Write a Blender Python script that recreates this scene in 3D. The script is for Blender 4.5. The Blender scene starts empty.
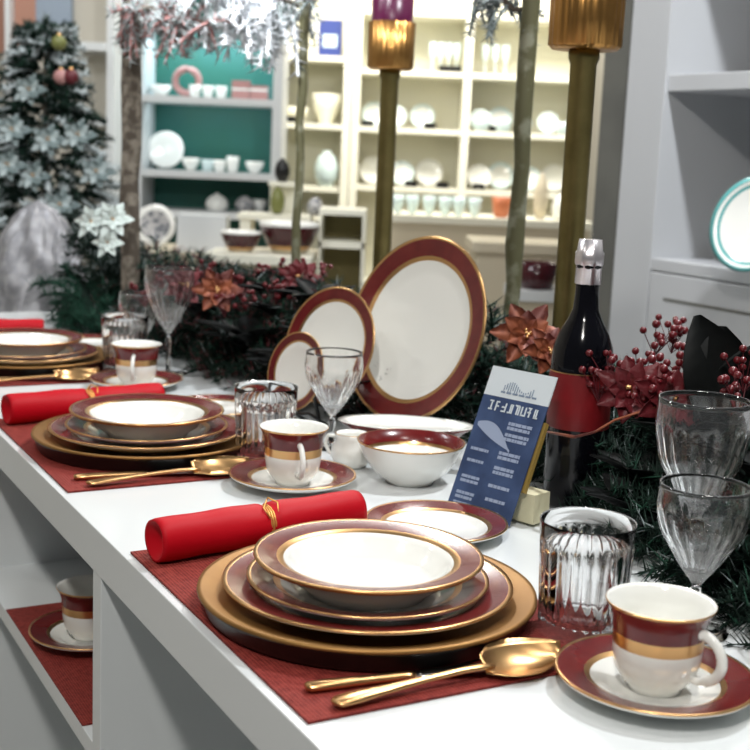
import bpy, math, random
from mathutils import Vector, Matrix
PI = math.pi
random.seed(7)
S = bpy.context.scene
C = S.collection

# ---------------------------------------------------------------- camera
CAM_H, PITCH, ROLL, FPX = 1.33, math.radians(10), math.radians(2.5), 1250.0
cam_d = bpy.data.cameras.new('camera'); cam = bpy.data.objects.new('camera', cam_d); C.objects.link(cam)
cam_d.sensor_width = 36; cam_d.lens = 36*FPX/750; cam_d.clip_start = .05; cam_d.clip_end = 60
CM = (Matrix.Rotation(PI/2-PITCH, 3, 'X') @ Matrix.Rotation(ROLL, 3, 'Z'))
cam.matrix_world = Matrix.Translation((0, 0, CAM_H)) @ CM.to_4x4()
cam_d.dof.use_dof = True; cam_d.dof.focus_distance = 1.35; cam_d.dof.aperture_fstop = 8
S.camera = cam
# ---------------------------------------------------------------- world + exposure
w = bpy.data.worlds.new('shop_ambient'); S.world = w; w.use_nodes = True
wb = w.node_tree.nodes['Background']; wb.inputs[0].default_value = (.90, .97, 1, 1); wb.inputs[1].default_value = .09
S.view_settings.view_transform = 'Standard'; S.view_settings.look = 'None'
S.view_settings.gamma = 1; S.view_settings.exposure = 0.1; S.view_settings.use_curve_mapping = False

# table frame: u runs along the front edge away from us, v runs inward
OX, OY, TZ = -.028, .852, .90
UX, UY = -.4833, .8755
VX, VY = UY, -UX
ANG = math.atan2(UY, UX)
def W(u, v, z=TZ): return Vector((OX+UX*u+VX*v, OY+UY*u+VY*v, z))
def ray(x, y): return CM @ Vector(((x-375)/FPX, -(y-375)/FPX, -1))
def aty(x, y, Y):
    d = ray(x, y); return Vector((0, 0, CAM_H)) + d*(Y/d.y)
def atz(x, y, z=TZ):
    d = ray(x, y); return Vector((0, 0, CAM_H)) + d*((z-CAM_H)/d.z)

def lamp(name, kind, loc, power, size=.3, col=(1, .97, .92), aim=None, spot=None, sy=None):
    d = bpy.data.lights.new(name, kind); d.energy = power; d.color = col
    o = bpy.data.objects.new(name, d); C.objects.link(o); o.location = loc
    if kind == 'AREA':
        d.size = size
        if sy: d.shape = 'RECTANGLE'; d.size_y = sy
    elif kind == 'SPOT': d.shadow_soft_size = size; d.spot_size = spot or 1.6; d.spot_blend = .6
    else: d.shadow_soft_size = size
    if aim is not None:
        o.rotation_euler = (Vector(aim)-Vector(loc)).to_track_quat('-Z', 'Y').to_euler()
    return o
# ceiling downlights of the shop, plus an added fill spot on the branch
for u, e in ((-1.1, 34), (.6, 5), (2.4, 5)):
    p = W(u, -.95, 2.95); lamp('aisle_downlight', 'AREA', p, e, .16, aim=W(max(u, -.1)+.5, .1, .8))
for p, e in (((.55, 3.1, 3.0), 18), ((-.15, 4.5, 3.05), 24)):
    lamp('back_downlight', 'AREA', p, e, .20, aim=(-.1, 1.5, .9))
lamp('table_downlight', 'AREA', (.40, .70, 2.5), 5, .3, aim=(.15, 1.05, .9))
lamp('branch_fill_spot', 'SPOT', (-.5, 2.0, 2.7), 170, .08, (.95, .98, 1), aim=(-.30, 2.72, 1.68), spot=.45)  # added fill lamp that whitens the snowy branch, no known fixture
lamp('shelf_light', 'AREA', (.75, 6.0, 3.0), 95, 2.6, (1, .96, .86), aim=(.6, 7.6, 1.4), sy=.5)
lamp('shelf_light', 'AREA', (-.35, 6.3, 2.9), 26, .5, (1, .95, .80), aim=(-.3, 7.6, 1.4), sy=.5)
lamp('shelf_light', 'AREA', (-1.0, 5.0, 3.1), 20, 1.6, (1, .96, .9), aim=(-1.0, 6.3, 1.5), sy=.4)
lamp('tree_light', 'AREA', (-1.2, 2.7, 3.0), 20, .5, (.92, .96, 1), aim=(-1.1, 4.1, 1.2))
lamp('cabinet_light', 'AREA', W(.3, 1.26, 3.0), 44, .10, (.95, .98, 1), aim=W(1.2, 1.75, 1.1))

# ---------------------------------------------------------------- materials
def mat(name, col, rough=.5, metal=0, coat=0, trans=0, ior=1.45, emit=None, es=0, noise=None, bump=None, sheen=0, spec=None):
    m = bpy.data.materials.new(name); m.use_nodes = True
    nt = m.node_tree; b = nt.nodes['Principled BSDF']
    b.inputs['Base Color'].default_value = (*col, 1); b.inputs['Roughness'].default_value = rough
    b.inputs['Metallic'].default_value = metal; b.inputs['IOR'].default_value = ior
    if coat: b.inputs['Coat Weight'].default_value = coat; b.inputs['Coat Roughness'].default_value = .06
    if trans: b.inputs['Transmission Weight'].default_value = trans
    if sheen: b.inputs['Sheen Weight'].default_value = sheen
    if spec is not None: b.inputs['Specular IOR Level'].default_value = spec
    if emit: b.inputs['Emission Color'].default_value = (*emit, 1); b.inputs['Emission Strength'].default_value = es
    tc = nt.nodes.new('ShaderNodeTexCoord')
    if noise:
        sc, c2, lo, hi = noise
        n = nt.nodes.new('ShaderNodeTexNoise'); n.inputs['Scale'].default_value = sc; n.inputs['Detail'].default_value = 5
        r = nt.nodes.new('ShaderNodeValToRGB'); r.color_ramp.elements[0].position = lo; r.color_ramp.elements[1].position = hi
        r.color_ramp.elements[0].color = (*col, 1); r.color_ramp.elements[1].color = (*c2, 1)
        nt.links.new(tc.outputs['Object'], n.inputs['Vector']); nt.links.new(n.outputs['Fac'], r.inputs[0]); nt.links.new(r.outputs[0], b.inputs['Base Color'])
    if bump:
        kind, sc, st = bump
        if kind == 'noise':
            t = nt.nodes.new('ShaderNodeTexNoise'); t.inputs['Scale'].default_value = sc; out = t.outputs['Fac']
        else:
            t = nt.nodes.new('ShaderNodeTexWave'); t.inputs['Scale'].default_value = sc; t.bands_direction = kind; out = t.outputs['Fac']
        nt.links.new(tc.outputs['Object'], t.inputs['Vector'])
        bp = nt.nodes.new('ShaderNodeBump'); bp.inputs['Strength'].default_value = st; bp.inputs['Distance'].default_value = .002
        nt.links.new(out, bp.inputs['Height']); nt.links.new(bp.outputs[0], b.inputs['Normal'])
    return m
M = {}
M['china'] = mat('white china glaze', (.85, .85, .81), .12, coat=.5)
M['burg'] = mat('burgundy enamel', (.11, .007, .008), .24, coat=.25, noise=(30, (.15, .012, .011), .4, .65))
M['gold'] = mat('gold trim', (.66, .39, .17), .28, 1)
M['oldgold'] = mat('antique gold', (.27, .215, .085), .42, 1, noise=(18, (.18, .145, .055), .35, .7))
M['cupgold'] = mat('fluted copper gold', (.50, .26, .08), .34, 1)
M['charger'] = mat('gold charger lacquer', (.34, .185, .06), .46, .75, noise=(14, (.27, .135, .04), .35, .7))
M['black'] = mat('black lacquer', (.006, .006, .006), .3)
M['white'] = mat('white lacquered board', (.74, .77, .78), .24, coat=.15)
M['cream'] = mat('cream board', (.80, .78, .66), .5)
M['greywhite'] = mat('grey white board', (.62, .64, .65), .4)
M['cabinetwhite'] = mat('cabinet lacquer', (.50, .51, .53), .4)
M['cabinetshade'] = mat('cabinet back painted in shade', (.20, .20, .18), .6)  # shelf shadow inside the niche, put into a darker back colour
M['beige'] = mat('beige board', (.60, .53, .40), .5)
M['tan'] = mat('tan board', (.24, .20, .08), .5)
M['teal'] = mat('teal painted panel', (.008, .095, .07), .5, noise=(1.6, (.008, .11, .10), .4, .6))
M['pillar'] = mat('grey plaster', (.12, .12, .11), .8, noise=(5, (.15, .15, .135), .4, .6))
M['wall'] = mat('warm wall', (.52, .49, .42), .8)
M['salmon'] = mat('salmon panel', (.42, .22, .16), .7)
M['bluegrey'] = mat('blue grey panel', (.28, .34, .42), .6)
M['floor'] = mat('shop floor', (.42, .40, .37), .35, noise=(3, (.34, .32, .29), .4, .6))
M['red'] = mat('red satin', (.50, .0015, .010), .55, spec=.25, bump=('noise', 60, .25))
M['cord'] = mat('gold cord', (.75, .42, .12), .35, .6)
M['steel'] = mat('bright blade', (.55, .53, .5), .2, 1)
M['glass'] = mat('clear crystal', (1, 1, 1), 0.0, trans=1, ior=1.5)
M['cut'] = mat('cut crystal facets', (.95, .97, .98), .03, trans=.80, ior=1.5)
M['cutfine'] = mat('fine cut crystal', (.98, .99, 1), .01, trans=.985, ior=1.5)
M['bottle'] = mat('dark bottle glass', (.003, .003, .005), .12, spec=.35)
M['foil'] = mat('silver foil', (.66, .62, .64), .28, .8)
M['label'] = mat('red bottle label', (.22, .008, .012), .45, noise=(20, (.16, .01, .012), .4, .6))
M['needle'] = mat('dark pine needles', (.006, .018, .012), .7, spec=.2)
M['needle2'] = mat('mid pine needles', (.014, .055, .034), .7, spec=.2)
M['frost'] = mat('frosted needles', (.50, .55, .56), .6)
M['frostpetal'] = mat('frosted grey petal', (.36, .42, .42), .6, noise=(25, (.12, .16, .16), .45, .6))
M['greyfrost'] = mat('grey frosted needles', (.20, .24, .24), .6)
M['snow'] = mat('snow tinsel', (.88, .91, .95), .5)
M['leafdk'] = mat('near black leaf', (.004, .005, .005), .6, spec=.2)
M['leafburg'] = mat('burgundy leaf', (.10, .010, .016), .5)
M['berry'] = mat('burgundy berry', (.12, .008, .012), .3, coat=.2)
M['ribbon'] = mat('wine glitter petal', (.13, .012, .017), .5, bump=('noise', 200, .5))
M['copper'] = mat('copper petal', (.32, .095, .045), .45, .25, noise=(30, (.10, .020, .015), .4, .6))
M['petal'] = mat('pale frosted petal', (.62, .70, .67), .5)
M['wood'] = mat('dark bark', (.085, .068, .052), .8, noise=(40, (.24, .21, .17), .45, .6), bump=('noise', 60, .8))
M['greenwood'] = mat('mossy post', (.09, .085, .04), .6, noise=(25, (.20, .20, .14), .5, .62))
M['silvercloth'] = mat('silver grey cloth', (.26, .26, .28), .45, .3, noise=(30, (.38, .38, .40), .4, .6), bump=('noise', 35, 1))
M['darkwine'] = mat('dark wine glaze', (.045, .003, .007), .2, coat=.3)
M['purple'] = mat('purple glass candle', (.085, .006, .040), .3)
M['navy'] = mat('blue leaflet print', (.028, .050, .120), .4, noise=(22, (.05, .085, .19), .4, .62))
M['paper'] = mat('white leaflet paper', (.62, .68, .72), .5)
M['ink'] = mat('grey leaflet ink', (.18, .24, .33), .5)
M['palink'] = mat('pale leaflet ink', (.30, .36, .50), .5)
M['easel'] = mat('gold olive wood', (.30, .20, .05), .45)
M['block'] = mat('pale cream block', (.66, .62, .42), .5)
M['blueitem'] = mat('deep blue box', (.03, .05, .22), .4)
M['pinkitem'] = mat('dusty pink ware', (.40, .20, .19), .4)
M['paleblue'] = mat('pale aqua ware', (.60, .72, .72), .25, coat=.3)
M['tealrim'] = mat('teal rim glaze', (.12, .38, .38), .2, coat=.4)
M['greenitem'] = mat('olive ware', (.16, .17, .05), .4)
M['blossom'] = mat('blossom glaze', (.45, .44, .44), .3, noise=(60, (.14, .15, .17), .5, .58))
M['orange'] = mat('terracotta ornament', (.52, .16, .07), .4)
def mat_weave():
    m = mat('woven burgundy mat', (.20, .022, .018), .7, spec=.25)
    nt = m.node_tree; b = nt.nodes['Principled BSDF']; tc = nt.nodes.new('ShaderNodeTexCoord')
    ws = []
    for d in 'XY':
        t = nt.nodes.new('ShaderNodeTexWave'); t.bands_direction = d; t.inputs['Scale'].default_value = 90; t.inputs['Distortion'].default_value = .6
        nt.links.new(tc.outputs['Object'], t.inputs['Vector']); ws.append(t)
    mu = nt.nodes.new('ShaderNodeMath'); mu.operation = 'MULTIPLY'
    nt.links.new(ws[0].outputs['Fac'], mu.inputs[0]); nt.links.new(ws[1].outputs['Fac'], mu.inputs[1])
    n = nt.nodes.new('ShaderNodeTexNoise'); n.inputs['Scale'].default_value = 130; nt.links.new(tc.outputs['Object'], n.inputs['Vector'])
    ad = nt.nodes.new('ShaderNodeMath'); ad.operation = 'ADD'; nt.links.new(mu.outputs[0], ad.inputs[0]); nt.links.new(n.outputs['Fac'], ad.inputs[1])
    r = nt.nodes.new('ShaderNodeValToRGB'); r.color_ramp.elements[0].position = .35; r.color_ramp.elements[1].position = 1.2
    r.color_ramp.elements[0].color = (.13, .012, .011, 1); r.color_ramp.elements[1].color = (.34, .055, .042, 1)
    nt.links.new(ad.outputs[0], r.inputs[0]); nt.links.new(r.outputs[0], b.inputs['Base Color'])
    bp = nt.nodes.new('ShaderNodeBump'); bp.inputs['Strength'].default_value = .6; bp.inputs['Distance'].default_value = .0015
    nt.links.new(mu.outputs[0], bp.inputs['Height']); nt.links.new(bp.outputs[0], b.inputs['Normal'])
    return m
M['mat'] = mat_weave()

# ---------------------------------------------------------------- mesh helper
class MB:
    def __init__(s): s.v = []; s.f = []; s.m = []; s.sm = []; s.mats = []
    def mi(s, name):
        if name not in s.mats: s.mats.append(name)
        return s.mats.index(name)
    def face(s, idx, mn, smooth=True): s.f.append(idx); s.m.append(s.mi(mn)); s.sm.append(smooth)
    def box(s, a, b, mn, T=None):
        n = len(s.v)
        for x in (a[0], b[0]):
            for y in (a[1], b[1]):
                for z in (a[2], b[2]):
                    p = Vector((x, y, z)); s.v.append(T @ p if T else p)
        for q in ((0,1,3,2), (4,6,7,5), (0,4,5,1), (2,3,7,6), (0,2,6,4), (1,5,7,3)): s.face([n+i for i in q], mn, False)
        return s
    def lathe(s, prof, seg=48, T=None, rmod=None, sx=1, sy=1, smooth=True):
        # prof: list of (r, z, material of the band to the next ring); r==0 closes
        rings = []
        for r, z, *_ in prof:
            if r <= 1e-6:
                p = Vector((0, 0, z)); s.v.append(T @ p if T else p); rings.append([len(s.v)-1]); continue
            ring = []
            for k in range(seg):
                a = 2*PI*k/seg; rr = r*(rmod(a, z, r) if rmod else 1)
                p = Vector((rr*math.cos(a)*sx, rr*math.sin(a)*sy, z)); s.v.append(T @ p if T else p); ring.append(len(s.v)-1)
            rings.append(ring)
        for i in range(len(prof)-1):
            A, B = rings[i], rings[i+1]; mn = prof[i][2]
            if len(A) == 1 and len(B) == 1: continue
            for k in range(seg):
                k2 = (k+1) % seg
                if len(A) == 1: s.face([A[0], B[k2], B[k]], mn, smooth)
                elif len(B) == 1: s.face([A[k], A[k2], B[0]], mn, smooth)
                else: s.face([A[k], A[k2], B[k2], B[k]], mn, smooth)
        return s
    def tube(s, pts, rad, mn, seg=8, cap=True, flat=1):
        pts = [Vector(p) for p in pts]; n = len(pts)
        if not hasattr(rad, '__len__'): rad = [rad]*n
        up = Vector((0, 0, 1)); rings = []
        for i, p in enumerate(pts):
            t = (pts[min(i+1, n-1)]-pts[max(i-1, 0)]).normalized()
            if abs(t.dot(up)) > .96: up = Vector((1, 0, 0)) if abs(t.x) < .9 else Vector((0, 1, 0))
            a = t.cross(up).normalized(); b = a.cross(t).normalized(); ring = []
            for k in range(seg):
                an = 2*PI*k/seg; s.v.append(p+a*math.cos(an)*rad[i]+b*math.sin(an)*rad[i]*flat); ring.append(len(s.v)-1)
            rings.append(ring)
        for i in range(n-1):
            for k in range(seg): s.face([rings[i][k], rings[i][(k+1)%seg], rings[i+1][(k+1)%seg], rings[i+1][k]], mn)
        if cap: s.face(rings[0][::-1], mn, False); s.face(rings[-1], mn, False)
        return s
    def spike(s, p, d, r, mn):
        a = d.orthogonal().normalized(); b = d.cross(a).normalized(); n = len(s.v)
        for k in range(3):
            an = 2*PI*k/3; s.v.append(p+(a*math.cos(an)+b*math.sin(an))*r)
        s.v.append(p+d)
        for k in range(3): s.face([n+k, n+(k+1)%3, n+3], mn)
    def leaf(s, p, d, nrm, L, wd, mn, curl=.15, nseg=4):
        d = d.normalized(); side = d.cross(nrm).normalized(); up = side.cross(d).normalized()
        th = .0009; lay = []
        for sgn in (1, -1):
            L0, M0, R0 = [], [], []
            for i in range(nseg+1):
                t = i/nseg; wv = wd*.5*math.sin(PI*min(.985, t*.93+.05))**.8
                c = p+d*(L*t)+up*(-curl*L*t*t)
                for lst, off in ((L0, -wv), (M0, 0), (R0, wv)):
                    s.v.append(c+side*off+up*((abs(off)*.35)+sgn*th)); lst.append(len(s.v)-1)
            lay.append((L0, M0, R0))
        for q, (L0, M0, R0) in enumerate(lay):
            for i in range(nseg):
                f1 = [L0[i], M0[i], M0[i+1], L0[i+1]]; f2 = [M0[i], R0[i], R0[i+1], M0[i+1]]
                if q: f1 = f1[::-1]; f2 = f2[::-1]
                s.face(f1, mn); s.face(f2, mn)
        for e in (0, 2):
            A, B = lay[0][e], lay[1][e]
            for i in range(nseg): s.face([A[i], A[i+1], B[i+1], B[i]], mn)
    def ball(s, c, r, mn, seg=10, rings=6, sc=(1, 1, 1)):
        T = Matrix.Translation(c) @ Matrix.Diagonal((*sc, 1))
        s.lathe([(r*math.sin(PI*i/rings), -r*math.cos(PI*i/rings), mn) if 0 < i < rings else (0, -r if i == 0 else r, mn) for i in range(rings+1)], seg, T)
    def sprig(s, p, d, L, nl, n, mats, rnd, r=.0007, droop=.15):
        d = d.normalized(); side = d.orthogonal().normalized(); b = d.cross(side)
        pts = [p+d*(L*t)+Vector((0, 0, -droop*L*t*t)) for t in (0, .33, .66, 1)]
        s.tube(pts, [r*2, r*1.8, r*1.5, r], mats[0][0], 4, False)
        for i in range(n):
            t = rnd.random()**.8; an = rnd.random()*2*PI
            q = p+d*(L*t)+Vector((0, 0, -droop*L*t*t))
            dd = (d*rnd.uniform(.4, .9)+(side*math.cos(an)+b*math.sin(an))).normalized()*nl*rnd.uniform(.7, 1.1)
            x = rnd.random(); mn = mats[-1][0]; acc = 0
            for nm, pr in mats:
                acc += pr
                if x < acc: mn = nm; break
            s.spike(q, dd, r, mn)
    def build(s, name, parent=None, loc=None, rot=None):
        me = bpy.data.meshes.new(name); me.from_pydata([tuple(v) for v in s.v], [], s.f)
        for n in s.mats: me.materials.append(M[n])
        me.polygons.foreach_set('material_index', s.m); me.polygons.foreach_set('use_smooth', s.sm); me.update()
        o = bpy.data.objects.new(name, me); C.objects.link(o)
        if parent: o.parent = parent
        if loc is not None: o.location = loc
        if rot is not None: o.rotation_euler = rot
        return o
def tag(o, label, cat, group=None, kind=None):
    o['label'] = label; o['category'] = cat
    if group: o['group'] = group
    if kind: o['kind'] = kind
    return o
def thing(name, label, cat, loc=(0, 0, 0), rz=0, group=None):
    o = bpy.data.objects.new(name, None); C.objects.link(o); o.empty_display_size = .05
    o.location = loc; o.rotation_euler = (0, 0, rz); return tag(o, label, cat, group)
def struct(o): o['kind'] = 'structure'; return o
def dup(root, loc, rz=None, label=None, group=None):
    r = root.copy(); C.objects.link(r); r.location = loc
    if rz is not None: r.rotation_euler = (0, 0, rz)
    if label: r['label'] = label
    if group: r['group'] = group
    for ch in list(root.children):
        c = ch.copy(); C.objects.link(c); c.parent = r
        for g in list(ch.children):
            d = g.copy(); C.objects.link(d); d.parent = c
    return r

# ================================================================ SETTING
struct(MB().box((-4, -1.5, -.05), (4.5, 8.2, 0), 'floor').build('floor'))
struct(MB().box((-4, 7.95, 0), (4.5, 8.1, 3.3), 'wall').build('wall_back'))
struct(MB().box((-2.9, 1.0, 0), (-2.8, 7.94, 3.3), 'wall').build('wall_left'))
# grey pillar behind the right cabinet
TR = lambda u, v, z=0: Matrix.Translation(W(u, v, z)) @ Matrix.Rotation(ANG, 4, 'Z')   # local x = u, local y = -v
pil = struct(MB().box((0, -.45, 0), (.10, 0, 3.2), 'pillar', TR(1.90, 1.80)).build('wall_pillar'))

# ---------------------------------------------------------------- display counter
TU0, TU1, TV = -.75, 2.42, 1.12
ct = thing('display_counter', 'long white display counter with open shelf cells below the tableware', 'counter', W(.8, .5, 0), ANG)
def TB(o): o.matrix_parent_inverse = ct.matrix_world.inverted(); return o
bpy.context.view_layer.update()
T0 = Matrix.Translation(Vector((OX, OY, 0))) @ Matrix.Rotation(ANG, 4, 'Z')
def cbox(name, u0, v0, z0, u1, v1, z1, mn='white', par=None):
    o = MB().box((u0, -v1, z0), (u1, -v0, z1), mn, T0).build(name)
    bv = o.modifiers.new('bevel', 'BEVEL'); bv.width = .0012; bv.segments = 2
    o.parent = par or ct; bpy.context.view_layer.update(); o.matrix_parent_inverse = (par or ct).matrix_world.inverted(); return o
cbox('tabletop', TU0, 0, TZ-.052, TU1, TV, TZ)
for u in (-.13, .577, 1.284, 1.99): cbox('divider', u-.016, .001, .0, u+.016, .5, TZ-.052)
cbox('back_panel', TU0+.01, .5, 0, TU1-.01, .53, TZ-.052)
for a, b in ((-.114, .561), (.593, 1.268), (1.30, 1.974)):
    cbox('cell_shelf', a, .004, .605 if a > .1 else .31, b, .5, .63 if a > .1 else .335)
cbox('base_board', TU0+.01, .02, 0, TU1-.01, .5, .06)
cbox('end_panel', TU1-.04, .005, 0, TU1-.01, TV-.02, TZ-.052)
cbox('end_panel', TU0+.01, .005, 0, TU0+.04, TV-.02, TZ-.052)
cbox('rear_panel', TU0+.04, TV-.05, 0, TU1-.04, TV-.02, TZ-.052)

# ================================================================ TABLEWARE builders
def plate_prof(R, h, foot=.55, well=.66, band=.78, wz=None, under='china', top='burg', edge='gold', inner='gold', white='china', th=.0035, gw=.06):
    wz = .0045 if wz is None else wz
    return [(0, .002, under), (R*foot-.004, .002, under), (R*foot-.003, 0, under), (R*foot, 0, under), (R*foot+.002, .003, under),
            (R*well, .0045, under), (R*.85, h*.62-.002, under), (R*.985, h-th, under),
            (R, h-th*.5, edge), (R*.995, h, edge), (R*.965, h-.0006, top), (R*band, h*.72, inner), (R*(band-gw), h*.60, white), (R*well*.96, wz+.002, white), (R*well*.86, wz, white), (0, wz, white)]
def bowl_prof(R, h):
    return [(0, .002, 'china'), (R*.48, .002, 'china'), (R*.49, 0, 'china'), (R*.53, 0, 'china'), (R*.55, .004, 'china'), (R*.68, h*.38, 'china'), (R*.76, h*.78, 'china'),
            (R*.97, h-.005, 'gold'), (R, h-.002, 'gold'), (R*.995, h, 'gold'), (R*.965, h-.0005, 'burg'), (R*.80, h-.004, 'gold'), (R*.74, h-.006, 'china'), (R*.69, h*.72, 'china'), (R*.6, h*.3, 'china'), (R*.48, .006, 'china'), (0, .006, 'china')]
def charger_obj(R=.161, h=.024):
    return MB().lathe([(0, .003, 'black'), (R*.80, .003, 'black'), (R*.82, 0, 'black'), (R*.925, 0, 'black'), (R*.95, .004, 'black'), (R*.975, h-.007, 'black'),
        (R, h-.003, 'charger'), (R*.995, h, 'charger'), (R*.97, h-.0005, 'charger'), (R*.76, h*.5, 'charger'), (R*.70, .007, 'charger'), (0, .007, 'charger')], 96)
def cup_mb():
    t = .0022; k = []
    out = [(0, .003, 'china'), (.019, .003, 'china'), (.020, 0, 'china'), (.0235, 0, 'china'), (.0235, .003, 'china'), (.030, .009, 'china'), (.0365, .020, 'china'), (.0385, .034, 'china'), (.0388, .040, 'gold'),
           (.0390, .046, 'gold'), (.0395, .051, 'burg'), (.0402, .060, 'burg'), (.0425, .0685, 'burg'), (.0462, .0745, 'gold'), (.0476, .0765, 'gold'), (.0468, .0772, 'china'),
           (.0445, .0745, 'china'), (.0405, .068, 'china'), (.038, .058, 'china'), (.0365, .036, 'china'), (.033, .018, 'china'), (.022, .008, 'china'), (0, .007, 'china')]
    return MB().lathe(out, 56)
def handle_mb(s=1):
    pts = []
    for i in range(15):
        t = i/14; a = PI*(.62-1.28*t)
        pts.append(Vector((.0385+.0215*max(-.2, math.cos(a))+.002, 0, .041+.019*math.sin(a)-.004*t)))
    pts[0] = Vector((.0375, 0, .059)); pts[-1] = Vector((.0355, 0, .0225))
    return MB().tube(pts, [.0045]+[.0038]*13+[.0048], 'china', 10, True, 1.25)
setn = ['nearest', 'middle', 'farthest']
protos = {}
def make_cup(label, loc, rz):
    if 'cup' in protos: return dup(protos['cup'], loc, rz, label)
    t = thing('coffee_cup', label, 'cup', loc, rz); t.scale = (.95, .95, .97); cup_mb().build('bowl', t); handle_mb().build('handle', t); protos['cup'] = t; return t
def one(name, key, mbf, label, cat, loc, rz=0, rot=None, group=None):
    if key in protos:
        o = protos[key].copy(); C.objects.link(o)
    else:
        o = mbf().build(name); protos[key] = o
    o.location = loc; o.rotation_euler = rot if rot is not None else (0, 0, rz); o['label'] = label; o['category'] = cat
    if group: o['group'] = group
    elif 'group' in o: del o['group']
    return o
def flute(nf, amp, z0, z1):
    def fn(a, z, r):
        if z < z0 or z > z1: return 1
        return 1-amp*abs(math.sin(a*nf*.5))**.8
    return fn
def diam(nf, amp, z0, z1, pitch):
    def fn(a, z, r):
        if z < z0 or z > z1: return 1
        e = min(1, (z1-z)/.012)
        e *= 1-.6*min(1, max(0, (z-z0)/(z1-z0)-.35)/.5)
        x = math.sin(a*nf*.5+z/pitch)*math.sin(a*nf*.5-z/pitch)
        return 1-amp*e*(.5+.5*x)-amp*.6*e*abs(math.sin(a*nf*.5))
    return fn
def tumbler_mb():
    h = .108; m = 'glass'; g = MB()
    zs = [.004+.104*i/16 for i in range(17)]
    prof = [(0, 0, m), (.034, 0, m), (.0385, .001, m)]+[(.0395+.0045*(z/h), z, 'cutfine' if z < .09 else m) for z in zs]+[(.0438, h+.001, 'cut')]
    prof += [(.0426, h, m), (.0417, h*.8, m), (.0395, h*.4, m), (.0375, .022, m), (.031, .015, m), (0, .0145, m)]
    mo = flute(24, .07, .006, .088)
    return g.lathe(prof, 120, None, lambda a, z, r: mo(a, z, r) if .002 < z < .09 and r > .0394 and r > .0393+.0044*z/h else 1)
def goblet_parts(t, H, R, bh):
    m = 'glass'; zb = H-bh; n = 22
    prof = []
    for i in range(n+1):
        q = i/n; r = R*(.13+.87*math.sin(min(1, q*1.28)*PI/2)**1.02); r *= 1-.05*max(0, q-.74)/.26
        prof.append((r, zb+bh*q, 'cut' if q < .40 else ('cutfine' if q < .96 else 'cut')))
    inner = []
    for i in range(n, 2, -1):
        q = i/n; r = R*(.13+.87*math.sin(min(1, q*1.28)*PI/2)**1.02); r *= 1-.05*max(0, q-.74)/.26
        inner.append((max(.003, r-.0016-.0022*(1-q)), zb+bh*q+.003*(1-q), m))
    prof = [(0, zb-.004, m), (R*.10, zb-.003, m)]+prof+inner+[(0, zb+bh*3/n, m)]
    mo = diam(18, .11, zb+.004, H-.022, .013)
    MB().lathe(prof, 108, None, lambda a, z, r: mo(a, z, r)).build('bowl', t)
    MB().lathe([(0, .004, m), (.005, .006, m), (.0045, .02, m), (.0038, zb*.5, m), (.0065, zb*.72, m), (.0042, zb*.85, m), (.0055, zb-.0045, m), (0, zb-.0045, m)], 16).build('stem', t)
    MB().lathe([(0, 0, m), (R*.74, 0, m), (R*.75, .0015, m), (R*.4, .0035, m), (.007, .0055, m), (0, .0055, m)], 48, None, lambda a, z, r: 1).build('foot', t)
def make_goblet(key, label, loc, H, R, bh):
    if key in protos: return dup(protos[key], loc, 0, label)
    t = thing('crystal_goblet', label, 'wine glass', loc); goblet_parts(t, H, R, bh); protos[key] = t; return t
def cracker_mb():
    g = MB(); L = .255; n = 44; seg = 28; rings = []
    for i in range(n+1):
        t = i/n; x = -L/2+L*t; c = abs(t-.52)
        r = .0232*(1-.20*math.exp(-(c/.018)**2))
        r *= 1+.02*math.sin(t*23)
        for end in (0.0, 1.0):
            if abs(t-end) < .012: r *= .96
        rings.append((x, r))
    T = Matrix.Rotation(PI/2, 4, 'Y')
    prof = [(0, -L/2+.012, 'red'), (.012, -L/2+.010, 'red'), (.0195, -L/2+.001, 'red')]+[(r, x, 'red') for x, r in rings]+[(.0195, L/2-.001, 'red'), (.012, L/2-.010, 'red'), (0, L/2-.012, 'red')]
    g.lathe(prof, seg, T, lambda a, z, r: 1+.018*math.sin(a*3+z*30)+.03*math.sin(a*11)*math.exp(-((z/L+.5-.52)/.05)**2))
    return g
def make_cracker(label, p, q):
    mid = (Vector(p)+Vector(q))/2; rz = math.atan2(q[1]-p[1], q[0]-p[0])
    if 'crk' in protos: return dup(protos['crk'], mid, rz, label)
    t = thing('christmas_cracker', label, 'cracker', mid, rz); cracker_mb().build('wrapper', t)
    g = MB()
    for k in range(3):
        x = .0055+(k-1)*.003
        g.tube([Vector((x, .0196*math.cos(a*PI/10), .0196*math.sin(a*PI/10))) for a in range(21)], .0013, 'cord', 6, False)
    g.tube([Vector((.0055, .004, .018)), Vector((.004, -.004, .027)), Vector((-.004, -.012, .022)), Vector((.0, -.02, .012))], .0011, 'cord', 6)
    g.tube([Vector((.0055, .004, .018)), Vector((.010, .003, .028)), Vector((.017, -.006, .024)), Vector((.012, -.018, .012))], .0011, 'cord', 6)
    g.build('tie_cord', t); protos['crk'] = t; return t
def ribbon_solid(g, st, mn):
    # st: list of (x, halfwidth, z, thickness) ; a cutlery body along x
    n0 = len(g.v); k = 8
    for x, hw, z, th in st:
        for j in range(k):
            a = 2*PI*j/k+PI/8; g.v.append(Vector((x, hw*math.cos(a), z+th*math.sin(a))))
    for i in range(len(st)-1):
        for j in range(k):
            g.face([n0+i*k+j, n0+i*k+(j+1)%k, n0+(i+1)*k+(j+1)%k, n0+(i+1)*k+j], mn)
    g.face([n0+j for j in range(k)][::-1], mn); g.face([n0+(len(st)-1)*k+j for j in range(k)], mn)
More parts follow.
